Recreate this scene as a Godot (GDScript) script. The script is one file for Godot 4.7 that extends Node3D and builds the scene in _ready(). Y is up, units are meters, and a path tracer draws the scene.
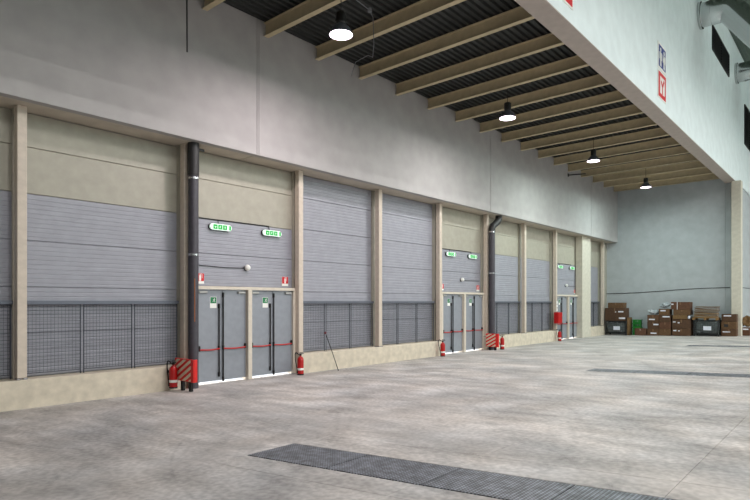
extends Node3D
# Empty trade-fair hall: a low side aisle with dock doors, seen from the main hall.
# x runs across (wall on the left at -10.7), -z runs down the hall, y is up.

const DW := 10.7            # distance of the plinth face from the camera's line
const TILT := 0.025         # the floor falls gently towards the dock wall
const SOFFIT := 5.14
const DECK := 8.2
const BEAM := 7.75
const HALL_TOP := 14.4
const ZB := -32.6           # end wall of the aisle
var rng := RandomNumberGenerator.new()
var M := {}
var cache := {}
var used := {}

func _ready():
	rng.seed = 7
	view_and_light()
	materials()
	shell()
	floor_parts()
	dock_wall()
	aisle_roof()
	hall_side()
	lamps()
	fittings()
	stores()

# ------------------------------------------------------------------ camera, sky, sun
func view_and_light():
	var c := Camera3D.new()
	c.name = "camera"
	add_child(c)
	c.position = Vector3(0, 1.81, 0)
	c.rotation.y = atan(487.0 / 560.0)
	c.projection = Camera3D.PROJECTION_FRUSTUM
	c.near = 0.1
	c.far = 300.0
	c.size = 0.1 * 500.0 / 560.0
	c.frustum_offset = Vector2(0, 0.1 * 52.0 / 560.0)
	c.current = true
	var e := Environment.new()
	var sky := Sky.new()
	var ps := PhysicalSkyMaterial.new()
	sky.sky_material = ps
	e.background_mode = Environment.BG_SKY
	e.sky = sky
	e.background_energy_multiplier = 1.0
	e.tonemap_mode = Environment.TONE_MAPPER_LINEAR
	e.tonemap_exposure = 0.85
	e.sdfgi_enabled = true
	e.ssao_enabled = true
	e.ssil_enabled = true
	var w := WorldEnvironment.new()
	w.name = "environment"
	w.environment = e
	add_child(w)
	var s := DirectionalLight3D.new()
	s.name = "sun"
	s.light_energy = 5.0
	s.light_color = Color(1, 0.99, 0.97)
	s.light_angular_distance = 0.5
	s.shadow_enabled = true
	add_child(s)
	s.rotation_degrees = Vector3(-52, -70, 0)

	# daylight entering through the clerestory in the right wall (its panes are built in shell)
	var a := AreaLight3D.new()
	a.name = "clerestory_daylight"
	a.area_size = Vector2(30.0, 4.0)
	a.area_normalize_energy = true
	a.light_energy = 130.0
	a.light_color = Color(0.90, 1.0, 0.975)
	a.area_range = 120.0
	a.shadow_enabled = true
	add_child(a)
	a.position = Vector3(23.85, 10.2, -27.4)
	a.rotation_degrees = Vector3(0, 90, 0)

# ------------------------------------------------------------------ helpers
func numbered(n: String) -> String:
	if not used.has(n):
		used[n] = 0
		return n
	used[n] += 1
	return "%s_%03d" % [n, used[n]]

func thing(called: String, label: String, category: String, at := Vector3.ZERO, group := "") -> Node3D:
	var o := Node3D.new()
	o.name = numbered(called)
	add_child(o)
	o.position = at
	o.set_meta("label", label)
	o.set_meta("category", category)
	if group != "":
		o.set_meta("group", group)
	return o

func setting(called: String, label: String) -> Node3D:
	var o := Node3D.new()
	o.name = numbered(called)
	add_child(o)
	o.set_meta("kind", "structure")
	o.set_meta("label", label)
	return o

func part(parent: Node, called: String, mesh: Mesh, m: Material, at := Vector3.ZERO, turn := Vector3.ZERO) -> MeshInstance3D:
	var o := MeshInstance3D.new()
	o.name = called
	o.mesh = mesh
	o.material_override = m
	o.cast_shadow = GeometryInstance3D.SHADOW_CASTING_SETTING_ON
	parent.add_child(o, true)
	o.position = at
	o.rotation_degrees = turn
	return o

func new_st() -> SurfaceTool:
	var st := SurfaceTool.new()
	st.begin(Mesh.PRIMITIVE_TRIANGLES)
	return st

func tri(st: SurfaceTool, a: Vector3, b: Vector3, c: Vector3, out: Vector3):
	var n := (c - a).cross(b - a)
	if n.length_squared() < 1e-14:
		return
	if n.dot(out) < 0.0:
		var t := b
		b = c
		c = t
		n = -n
	n = n.normalized()
	for p in [a, b, c]:
		st.set_normal(n)
		st.set_uv(Vector2(p.x, p.z))
		st.add_vertex(p)

func quad(st: SurfaceTool, a: Vector3, b: Vector3, c: Vector3, d: Vector3, out: Vector3):
	tri(st, a, b, c, out)
	tri(st, a, c, d, out)

# box with chamfered edges, added round a centre
func add_box(st: SurfaceTool, c: Vector3, s: Vector3, b := 0.0):
	var h := s * 0.5
	b = minf(b, minf(h.x, minf(h.y, h.z)) * 0.9)
	for ax in 3:
		var u := (ax + 1) % 3
		var v := (ax + 2) % 3
		for sg in [-1.0, 1.0]:
			var q := []
			for k in [[-1, -1], [1, -1], [1, 1], [-1, 1]]:
				var p := Vector3.ZERO
				p[ax] = sg * h[ax]
				p[u] = k[0] * (h[u] - b)
				p[v] = k[1] * (h[v] - b)
				q.append(c + p)
			var o := Vector3.ZERO
			o[ax] = sg
			quad(st, q[0], q[1], q[2], q[3], o)
	if b <= 0.0:
		return
	for ax in 3:
		var u := (ax + 1) % 3
		var v := (ax + 2) % 3
		for su in [-1.0, 1.0]:
			for sv in [-1.0, 1.0]:
				var q := []
				for k in [[-1, 0], [1, 0], [1, 1], [-1, 1]]:
					var p := Vector3.ZERO
					p[ax] = k[0] * (h[ax] - b)
					p[u] = su * (h[u] - (0.0 if k[1] == 0 else b))
					p[v] = sv * (h[v] - (b if k[1] == 0 else 0.0))
					q.append(c + p)
				var o := Vector3.ZERO
				o[u] = su
				o[v] = sv
				quad(st, q[0], q[1], q[2], q[3], o)
	for sx in [-1.0, 1.0]:
		for sy in [-1.0, 1.0]:
			for sz in [-1.0, 1.0]:
				var g := Vector3(sx, sy, sz)
				tri(st, c + g * Vector3(h.x, h.y - b, h.z - b), c + g * Vector3(h.x - b, h.y, h.z - b), c + g * Vector3(h.x - b, h.y - b, h.z), g)

func box(s: Vector3, b := 0.0) -> ArrayMesh:
	var key := "b%.3f,%.3f,%.3f,%.4f" % [s.x, s.y, s.z, b]
	if not cache.has(key):
		var st := new_st()
		add_box(st, Vector3.ZERO, s, b)
		cache[key] = st.commit()
	return cache[key]

# box given by its two corners
func span(parent: Node, called: String, m: Material, a: Vector3, b: Vector3, bevel := 0.0) -> MeshInstance3D:
	var lo := Vector3(minf(a.x, b.x), minf(a.y, b.y), minf(a.z, b.z))
	var hi := Vector3(maxf(a.x, b.x), maxf(a.y, b.y), maxf(a.z, b.z))
	return part(parent, called, box(hi - lo, bevel), m, (lo + hi) * 0.5)

# tube along a path, smooth normals
func add_tube(st: SurfaceTool, path: PackedVector3Array, radii, n := 10, caps := true):
	var rings := []
	var dirs := []
	var prev := Vector3.ZERO
	for i in path.size():
		var d := (path[mini(i + 1, path.size() - 1)] - path[maxi(i - 1, 0)]).normalized()
		var side := prev
		if i == 0:
			side = d.cross(Vector3.UP if absf(d.y) < 0.9 else Vector3.RIGHT).normalized()
		else:
			side = (side - d * side.dot(d)).normalized()
		prev = side
		var up := d.cross(side)
		var r: float = radii if (radii is float or radii is int) else radii[i]
		var ring := []
		var rd := []
		for k in n:
			var a := TAU * k / n
			var o := side * cos(a) + up * sin(a)
			ring.append(path[i] + o * r)
			rd.append(o)
		rings.append(ring)
		dirs.append(rd)
	for i in path.size() - 1:
		for k in n:
			var k2 := (k + 1) % n
			var vs := [rings[i][k], rings[i][k2], rings[i + 1][k2], rings[i + 1][k]]
			var ns := [dirs[i][k], dirs[i][k2], dirs[i + 1][k2], dirs[i + 1][k]]
			smooth_tri(st, vs[0], vs[1], vs[2], ns[0], ns[1], ns[2])
			smooth_tri(st, vs[0], vs[2], vs[3], ns[0], ns[2], ns[3])
	if caps:
		for e in [0, path.size() - 1]:
			var d: Vector3 = (path[1] - path[0]) if e == 0 else (path[e - 1] - path[e])
			for k in n:
				tri(st, path[e], rings[e][k], rings[e][(k + 1) % n], -d)

func smooth_tri(st: SurfaceTool, a: Vector3, b: Vector3, c: Vector3, na: Vector3, nb: Vector3, nc: Vector3):
	var n := (c - a).cross(b - a)
	if n.length_squared() < 1e-16:
		return
	var vs := [a, b, c]
	var ns := [na, nb, nc]
	if n.dot(na + nb + nc) < 0.0:
		vs = [a, c, b]
		ns = [na, nc, nb]
	for i in 3:
		st.set_normal(ns[i])
		st.set_uv(Vector2(vs[i].x, vs[i].z))
		st.add_vertex(vs[i])

func tube(path: Array, radii, n := 10) -> ArrayMesh:
	var st := new_st()
	add_tube(st, PackedVector3Array(path), radii, n)
	return st.commit()

# turned shape round the y axis: pts are (radius, height)
func lathe(pts: Array, n := 24) -> ArrayMesh:
	var st := new_st()
	for i in pts.size() - 1:
		var p: Vector2 = pts[i]
		var q: Vector2 = pts[i + 1]
		var t := (q - p).normalized()
		var nn := Vector2(t.y, -t.x)
		for k in n:
			var a := TAU * k / n
			var b := TAU * (k + 1) / n
			var ca := Vector3(cos(a), 0, sin(a))
			var cb := Vector3(cos(b), 0, sin(b))
			var n1 := ca * nn.x + Vector3.UP * nn.y
			var n2 := cb * nn.x + Vector3.UP * nn.y
			var v := [ca * p.x + Vector3.UP * p.y, cb * p.x + Vector3.UP * p.y, cb * q.x + Vector3.UP * q.y, ca * q.x + Vector3.UP * q.y]
			smooth_tri(st, v[0], v[1], v[2], n1, n2, n2)
			smooth_tri(st, v[0], v[2], v[3], n1, n2, n1)
	return st.commit()

# profile in x, y pulled along -z
func add_extrude(st: SurfaceTool, pts: PackedVector2Array, length: float, off := Vector3.ZERO, caps := true):
	var area := 0.0
	var n := pts.size()
	for i in n:
		area += pts[i].cross(pts[(i + 1) % n])
	var sg := 1.0 if area > 0.0 else -1.0
	var back := Vector3(0, 0, -length)
	for i in n:
		var a := pts[i]
		var b := pts[(i + 1) % n]
		var o := Vector3(b.y - a.y, a.x - b.x, 0) * sg
		var a3 := Vector3(a.x, a.y, 0) + off
		var b3 := Vector3(b.x, b.y, 0) + off
		quad(st, a3, b3, b3 + back, a3 + back, o)
	if caps:
		var idx := Geometry2D.triangulate_polygon(pts)
		for i in range(0, idx.size(), 3):
			var v := []
			for j in 3:
				v.append(Vector3(pts[idx[i + j]].x, pts[idx[i + j]].y, 0) + off)
			tri(st, v[0], v[1], v[2], Vector3.BACK)
			tri(st, v[0] + back, v[1] + back, v[2] + back, Vector3.FORWARD)

func extrude(pts: Array, length: float) -> ArrayMesh:
	var st := new_st()
	add_extrude(st, PackedVector2Array(pts), length)
	return st.commit()

func floor_y(x: float) -> float:
	return TILT * (x + DW)

# ------------------------------------------------------------------ materials
func noise_tex(seed_: int, freq: float, lo: Color, hi: Color, oct := 4, size := 512, normal := false, stretch := 1.0) -> NoiseTexture2D:
	var n := FastNoiseLite.new()
	n.seed = seed_
	n.frequency = freq
	n.fractal_octaves = oct
	n.noise_type = FastNoiseLite.TYPE_SIMPLEX_SMOOTH
	var t := NoiseTexture2D.new()
	t.width = size
	t.height = int(size * stretch)
	t.seamless = true
	t.noise = n
	if normal:
		t.as_normal_map = true
		t.bump_strength = 3.0
	else:
		var g := Gradient.new()
		g.set_color(0, lo)
		g.set_color(1, hi)
		t.color_ramp = g
	return t

func plain(c: Color, rough := 0.6, metal := 0.0) -> StandardMaterial3D:
	var m := StandardMaterial3D.new()
	m.albedo_color = c
	m.roughness = rough
	m.metallic = metal
	return m

# paint with faint cloudy unevenness, mapped in world space
func mottled(c: Color, rough := 0.6, amount := 0.08, metres := 3.0, metal := 0.0) -> StandardMaterial3D:
	var m := plain(c, rough, metal)
	var key := "mot%.3f" % amount
	if not cache.has(key):
		cache[key] = noise_tex(int(amount * 1000.0), 0.012, Color(1, 1, 1).darkened(amount), Color(1, 1, 1), 5)
	m.albedo_texture = cache[key]
	m.uv1_triplanar = true
	m.uv1_world_triplanar = true
	m.uv1_scale = Vector3.ONE / metres
	return m

func materials():
	M.fascia = mottled(Color(0.655, 0.645, 0.64), 0.75, 0.06, 4.0)
	M.soffit = mottled(Color(0.76, 0.72, 0.66), 0.75, 0.08, 3.0)
	M.cream = mottled(Color(0.655, 0.64, 0.585), 0.5, 0.07, 2.0)
	M.grey = mottled(Color(0.60, 0.605, 0.64), 0.42, 0.07, 2.2)
	M.door = mottled(Color(0.55, 0.57, 0.60), 0.4, 0.06, 1.3)
	M.plinth = mottled(Color(0.83, 0.79, 0.715), 0.8, 0.12, 1.6)
	M.column = mottled(Color(0.80, 0.75, 0.69), 0.5, 0.07, 1.0)
	M.frame = mottled(Color(0.82, 0.785, 0.725), 0.45, 0.05, 1.0)
	M.joist = mottled(Color(0.77, 0.71, 0.58), 0.6, 0.10, 2.0)
	M.deck = mottled(Color(0.15, 0.16, 0.155), 0.6, 0.15, 2.0)
	M.halldeck = mottled(Color(0.34, 0.40, 0.36), 0.6, 0.12, 2.0)
	M.white = mottled(Color(0.88, 0.92, 0.925), 0.6, 0.05, 4.0)
	M.hallwall = mottled(Color(0.50, 0.53, 0.52), 0.7, 0.07, 4.0)
	M.backwall = mottled(Color(0.69, 0.715, 0.725), 0.7, 0.07, 4.0)
	M.concrete_col = mottled(Color(0.80, 0.78, 0.72), 0.7, 0.08, 1.5)
	M.beam_under = mottled(Color(0.70, 0.66, 0.63), 0.7, 0.06, 2.0)
	M.pipe = mottled(Color(0.27, 0.26, 0.29), 0.5, 0.15, 0.7)
	M.darkpipe = mottled(Color(0.15, 0.145, 0.15), 0.55, 0.15, 0.7)
	M.wire = plain(Color(0.23, 0.25, 0.29), 0.5, 0.3)
	M.rail = plain(Color(0.38, 0.40, 0.44), 0.45, 0.4)
	M.black = plain(Color(0.035, 0.037, 0.04), 0.45)
	M.rubber = plain(Color(0.05, 0.05, 0.05), 0.8)
	M.red = mottled(Color(0.72, 0.05, 0.05), 0.4, 0.12, 0.4)
	M.barred = plain(Color(0.70, 0.13, 0.11), 0.35)
	M.signwhite = plain(Color(0.90, 0.90, 0.88), 0.5)
	M.signred = plain(Color(0.80, 0.07, 0.12), 0.5)
	M.signblue = plain(Color(0.07, 0.18, 0.50), 0.5)
	M.signgreen = plain(Color(0.02, 0.45, 0.26), 0.5)
	M.chrome = plain(Color(0.75, 0.75, 0.76), 0.25, 0.9)
	M.steel = plain(Color(0.74, 0.75, 0.75), 0.14, 1.0)
	M.hazard = mottled(Color(0.86, 0.10, 0.07), 0.5, 0.10, 0.5)
	M.hazwhite = mottled(Color(0.86, 0.82, 0.72), 0.5, 0.10, 0.5)
	M.closer = plain(Color(0.66, 0.66, 0.65), 0.4, 0.3)
	M.cable = plain(Color(0.08, 0.08, 0.085), 0.6)
	M.conduit = plain(Color(0.42, 0.43, 0.45), 0.5)
	M.orange = plain(Color(0.62, 0.36, 0.14), 0.7)
	M.louver = plain(Color(0.05, 0.055, 0.055), 0.5)
	M.outside = mottled(Color(0.64, 0.66, 0.69), 0.9, 0.15, 3.0)
	M.floorbase = plain(Color(0.16, 0.155, 0.15), 0.9)
	for i in 5:
		M["card%d" % i] = mottled([Color(0.37, 0.26, 0.17), Color(0.41, 0.30, 0.19), Color(0.33, 0.23, 0.15), Color(0.47, 0.36, 0.22), Color(0.38, 0.25, 0.17)][i], 0.85, 0.2, 0.8)
	M.kraft = mottled(Color(0.64, 0.50, 0.30), 0.85, 0.2, 0.7)
	M.tape = plain(Color(0.42, 0.31, 0.20), 0.4)
	M.paper = plain(Color(0.85, 0.86, 0.90), 0.7)
	M.green = plain(Color(0.05, 0.48, 0.14), 0.45)
	M.film = mottled(Color(0.42, 0.45, 0.45), 0.25, 0.25, 0.4)
	M.filmwhite = mottled(Color(0.72, 0.76, 0.78), 0.25, 0.2, 0.4)
	M.dark = plain(Color(0.10, 0.11, 0.115), 0.6)
	M.wood = mottled(Color(0.60, 0.46, 0.28), 0.85, 0.25, 0.5)
	M.lens = plain(Color(1, 1, 1), 0.4)
	M.lens.emission_enabled = true
	M.lens.emission = Color(1.0, 0.93, 1.0)
	M.lens.emission_energy_multiplier = 9.0
	M.pane = plain(Color(0.85, 0.9, 0.9), 0.6)
	M.pane.emission_enabled = true
	M.pane.emission = Color(0.92, 1.0, 0.97)
	M.pane.emission_energy_multiplier = 3.0
	M.exitwhite = plain(Color(0.9, 0.95, 0.92), 0.4)
	M.exitwhite.emission_enabled = true
	M.exitwhite.emission = Color(0.85, 1.0, 0.92)
	M.exitwhite.emission_energy_multiplier = 0.38
	M.exitgreen = plain(Color(0.0, 0.55, 0.2), 0.4)
	M.exitgreen.emission_enabled = true
	M.exitgreen.emission = Color(0.0, 0.85, 0.3)
	M.exitgreen.emission_energy_multiplier = 0.40
	M.floor = concrete()
	M.grate = plate_mat()

# power-trowelled concrete: cloudy tone, fine speckle, scuffs and tyre marks
func concrete() -> StandardMaterial3D:
	var n := 1536
	var metres := 12.0
	var big := FastNoiseLite.new()
	big.seed = 11
	big.frequency = 0.0045
	big.fractal_octaves = 5
	var fine := FastNoiseLite.new()
	fine.seed = 23
	fine.frequency = 0.09
	fine.fractal_octaves = 3
	var strk := FastNoiseLite.new()
	strk.seed = 5
	strk.frequency = 0.02
	strk.fractal_octaves = 4
	var b1 := big.get_seamless_image(n, n).get_data()
	var b2 := fine.get_seamless_image(n, n).get_data()
	var b3 := strk.get_seamless_image(n / 4, n).get_data()   # narrow, so stretched along x into wiping streaks
	var marks := PackedFloat32Array()
	marks.resize(n * n)
	var r := RandomNumberGenerator.new()
	r.seed = 99
	for k in 110:
		var c := Vector2(r.randf() * n, r.randf() * n)
		var rad := r.randf_range(150.0, 900.0)
		var a0 := r.randf() * TAU
		var sweep := r.randf_range(0.3, 1.3)
		var depth := r.randf_range(0.05, 0.16) * (1.0 if r.randf() < 0.72 else -0.8)
		var wide := r.randf_range(3.0, 16.0)
		var twin := 0.0 if r.randf() < 0.5 else r.randf_range(60.0, 180.0)
		for lane in (1 if twin == 0.0 else 2):
			var rr := rad + lane * twin
			var steps := int(rr * sweep / 2.0)
			for i in steps:
				var t := float(i) / steps
				var a := a0 + sweep * t
				var fade := minf(1.0, 6.0 * minf(t, 1.0 - t)) * (0.6 + 0.4 * sin(t * 40.0 + k))
				var w := int(wide)
				for j in range(-w, w + 1):
					var q := c + Vector2(cos(a), sin(a)) * (rr + j)
					var x := posmod(int(q.x), n)
					var y := posmod(int(q.y), n)
					var s := 1.0 - absf(float(j)) / (w + 1.0)
					var v := depth * fade * s
					var id := y * n + x
					if absf(v) > absf(marks[id]):
						marks[id] = v
	var out := PackedByteArray()
	out.resize(n * n * 3)
	var n8 := n / 4
	for y in n:
		for x in n:
			var i := y * n + x
			var xs := x / 4.0
			var x0 := int(xs)
			var fx := xs - x0
			var s3: float = lerpf(b3[y * n8 + x0], b3[y * n8 + (x0 + 1) % n8], fx)
			var v := 0.70 + (b1[i] - 128) * 0.00090 + (b2[i] - 128) * 0.00070 + (s3 - 128.0) * 0.00060 - marks[i]
			var warm := (b1[(i + 40000) % (n * n)] - 128) * 0.00010
			out[i * 3] = int(clampf((v * 1.005 + warm) * 255.0, 0, 255))
			out[i * 3 + 1] = int(clampf(v * 0.982 * 255.0, 0, 255))
			out[i * 3 + 2] = int(clampf((v * 0.962 - warm) * 255.0, 0, 255))
	var img := Image.create_from_data(n, n, false, Image.FORMAT_RGB8, out)
	img.generate_mipmaps()
	var m := plain(Color(1, 1, 1), 0.55)
	m.albedo_texture = ImageTexture.create_from_image(img)
	m.uv1_scale = Vector3(1.0 / metres, 1.0 / metres, 1)
	return m

# floor trench covers: dark steel with a close pattern of studs
func plate_mat() -> StandardMaterial3D:
	var n := 512
	var img := Image.create(n, n, false, Image.FORMAT_RGB8)
	var f := FastNoiseLite.new()
	f.seed = 3
	f.frequency = 0.012
	f.fractal_octaves = 4
	for y in n:
		for x in n:
			var cell := Vector2(fposmod(x, 16.0) - 8.0, fposmod(y, 16.0) - 8.0)
			var dot := 1.0 if cell.length() < 4.5 else 0.0
			var v := 0.31 + 0.16 * f.get_noise_2d(x, y) + 0.24 * dot
			img.set_pixel(x, y, Color(v * 1.02, v * 1.06, v * 1.13))
	img.generate_mipmaps()
	var m := plain(Color(1, 1, 1), 0.45, 0.25)
	m.albedo_texture = ImageTexture.create_from_image(img)
	m.uv1_scale = Vector3(1.0 / 1.1, 1.0 / 1.1, 1)
	return m

# ------------------------------------------------------------------ outer shell
func shell():
	var y := setting("ground_outside", "pale concrete yard outside the dock wall")
	span(y, "yard_slab", M.outside, Vector3(-60, -0.30, 30), Vector3(-11.12, -0.045, -60))
	var b := setting("wall_back", "pale grey end wall behind the stacked boxes")
	span(b, "wall_panel", M.backwall, Vector3(-11.5, -0.2, ZB), Vector3(-5.16, 8.6, ZB - 0.3))
	# the main hall runs deeper than the aisle: its side wall, end wall, right and rear walls
	var s := setting("wall_side", "pale wall under the white upper wall beyond the corner column")
	span(s, "wall_panel", M.backwall, Vector3(-5.15, -0.2, ZB), Vector3(-4.78, BEAM, -44.0))
	var e := setting("wall_end", "end wall of the main hall")
	span(e, "wall_panel", M.hallwall, Vector3(-5.2, -0.2, -44.0), Vector3(24.3, HALL_TOP + 0.5, -44.3))
	var r := setting("wall_right", "right wall of the main hall")
	span(r, "wall_panel", M.hallwall, Vector3(24, -0.2, 14.3), Vector3(24.3, HALL_TOP + 0.5, -44.3))
	var k := setting("wall_rear", "rear wall of the hall behind the viewer")
	span(k, "wall_panel", M.hallwall, Vector3(-11.6, -0.2, 14), Vector3(24.3, HALL_TOP + 0.5, 14.3))
	# long clerestory of frosted panes high in the right wall, with the day behind it
	var wn := setting("window_1", "long frosted clerestory high in the right wall of the main hall")
	for pn in 8:
		var za := -12.0 - 3.8 * pn
		span(wn, "pane", M.pane, Vector3(23.97, 8.2, za - 0.05), Vector3(23.99, 12.2, za - 3.75))
		span(wn, "glazing_bar", M.frame, Vector3(23.90, 8.1, za + 0.05), Vector3(24.0, 12.3, za - 0.05))
	for yb in [8.1, 12.25]:
		span(wn, "glazing_bar", M.frame, Vector3(23.90, yb, -12.0), Vector3(24.0, yb + 0.1, -42.4))
	# main hall ceiling
	var c := setting("ceiling_hall", "dark ribbed metal deck high over the main hall")
	var pts := []
	var x := -5.2
	while x < 24.2:
		pts.append_array([Vector2(x, HALL_TOP), Vector2(x + 0.13, HALL_TOP), Vector2(x + 0.17, HALL_TOP + 0.07), Vector2(x + 0.30, HALL_TOP + 0.07), Vector2(x + 0.34, HALL_TOP)])
		x += 0.34
	pts.append_array([Vector2(x, HALL_TOP + 0.3), Vector2(-5.2, HALL_TOP + 0.3)])
	part(c, "deck", extrude(pts, 58.6), M.halldeck, Vector3(0, 0, 14.3))

# ------------------------------------------------------------------ floor: slabs, trench covers
func slab(parent: Node, called: String, m: Material, x0: float, x1: float, za: float, zb: float, gap := 0.006, lift := 0.0):
	# za, zb: joint positions at x = -5; the cross joints run slightly askew to the dock wall
	var st := new_st()
	var g := gap * 0.5
	var f := func(x: float, z: float) -> Vector3: return Vector3(x, floor_y(x) + lift, z - 0.145 * (x + 5.0))
	var a: Vector3 = f.call(x0 + g, za - g)
	var b: Vector3 = f.call(x1 - g, za - g)
	var c: Vector3 = f.call(x1 - g, zb + g)
	var d: Vector3 = f.call(x0 + g, zb + g)
	var dn := Vector3(0, -0.04, 0)
	quad(st, a, b, c, d, Vector3.UP)
	var mid := (a + b + c + d) / 4.0
	var q := [a, b, c, d]
	for i in 4:
		var p: Vector3 = q[i]
		var r: Vector3 = q[(i + 1) % 4]
		quad(st, p, r, r + dn, p + dn, (p + r) * 0.5 - mid)
	part(parent, called, st.commit(), m)

func floor_parts():
	var f := setting("floor", "scuffed grey concrete hall floor with saw-cut joints")
	var st := new_st()
	var xa := -11.12
	var xb := 24.3
	var dn := Vector3(0, -0.025, 0)
	quad(st, Vector3(xa, floor_y(xa), 14.3) + dn, Vector3(xb, floor_y(xb), 14.3) + dn, Vector3(xb, floor_y(xb), -44.3) + dn, Vector3(xa, floor_y(xa), -44.3) + dn, Vector3.UP)
	part(f, "floor_bed", st.commit(), M.floorbase)
	var xs := [-11.12, -8.0, -5.06, -3.0, -1.2, 3.4, 8.0, 13.0, 18.0, 24.3]
	var starts := [16.4, 6.42, -3.69, -13.56, -23.72, -33.8]      # near edges of the trench lines at x = -5
	for i in starts.size():
		var z: float = starts[i]
		var nxt: float = starts[i + 1] if i + 1 < starts.size() else -45.0
		var cuts := [z + 0.39, z, z - 0.68, z - 1.2, z - 5.4, nxt + 0.39]
		if i + 1 == starts.size():
			cuts = [z + 0.39, z, z - 0.68, z - 1.2, z - 5.4, -49.0]
		for j in xs.size() - 1:
			for k in 5:
				var inside: bool = xs[j] > -5.1 and xs[j] < 3.0
				if k < 3 and xs[j] < -5.1:
					if k == 0:
						slab(f, "slab", M.floor, xs[j], xs[j + 1], cuts[0], cuts[3], 0.002)
					continue
				if k < 3 and xs[j] >= 3.0:
					if k == 0:
						slab(f, "slab", M.floor, xs[j], xs[j + 1], cuts[0], cuts[3])
					continue
				if k == 1 and inside:
					continue
				slab(f, "slab", M.floor, xs[j], xs[j + 1], cuts[k], cuts[k + 1], 0.006 if xs[j] > -5.1 else 0.002)
		if i == 0 or i == 5:
			continue
		var lab: String = ["dark steel trench cover strip behind the viewer", "dark studded steel trench cover crossing the near floor", "dark steel trench cover strip in the middle distance", "thin dark trench cover line far away before the boxes"][i - 1]
		var t := thing("trench_cover", lab, "floor grate", Vector3.ZERO, "trench covers in the floor")
		var x := -5.06
		while x < 3.3:
			slab(t, "cover_plate", M.grate, x, minf(x + 1.06, 3.4), z - 0.01, z - 0.67, 0.012, 0.002)
			x += 1.06

# ------------------------------------------------------------------ the dock wall
func section_mesh(w: float, h: float) -> ArrayMesh:
	var key := "sec%.3f,%.3f" % [w, h]
	if cache.has(key):
		return cache[key]
	var p := [Vector2(-0.012, 0), Vector2(0, 0.012)]
	var y := 0.05
	while y < h - 0.06:
		p.append_array([Vector2(0, y), Vector2(-0.005, y + 0.008), Vector2(-0.005, y + 0.018), Vector2(0, y + 0.026)])
		y += 0.082
	p.append_array([Vector2(0, h - 0.012), Vector2(-0.012, h), Vector2(-0.045, h), Vector2(-0.045, 0)])
	cache[key] = extrude(p, w)
	return cache[key]

func flat_section_mesh(w: float, h: float) -> ArrayMesh:
	var key := "fsec%.3f,%.3f" % [w, h]
	if not cache.has(key):
		cache[key] = extrude([Vector2(-0.01, 0), Vector2(0, 0.01), Vector2(0, h - 0.01), Vector2(-0.01, h), Vector2(-0.045, h), Vector2(-0.045, 0)], w)
	return cache[key]

const COLS := [-0.02, -3.16, -6.235, -9.41, -12.52, -15.66, -18.81, -21.97, -25.16, -28.35, -31.5]
# bay kinds: s sectional with cream head, g fully grey, d pair of exit doors
const BAYS := ["s", "s", "d", "g", "g", "d", "s", "s", "d", "s"]

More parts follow.
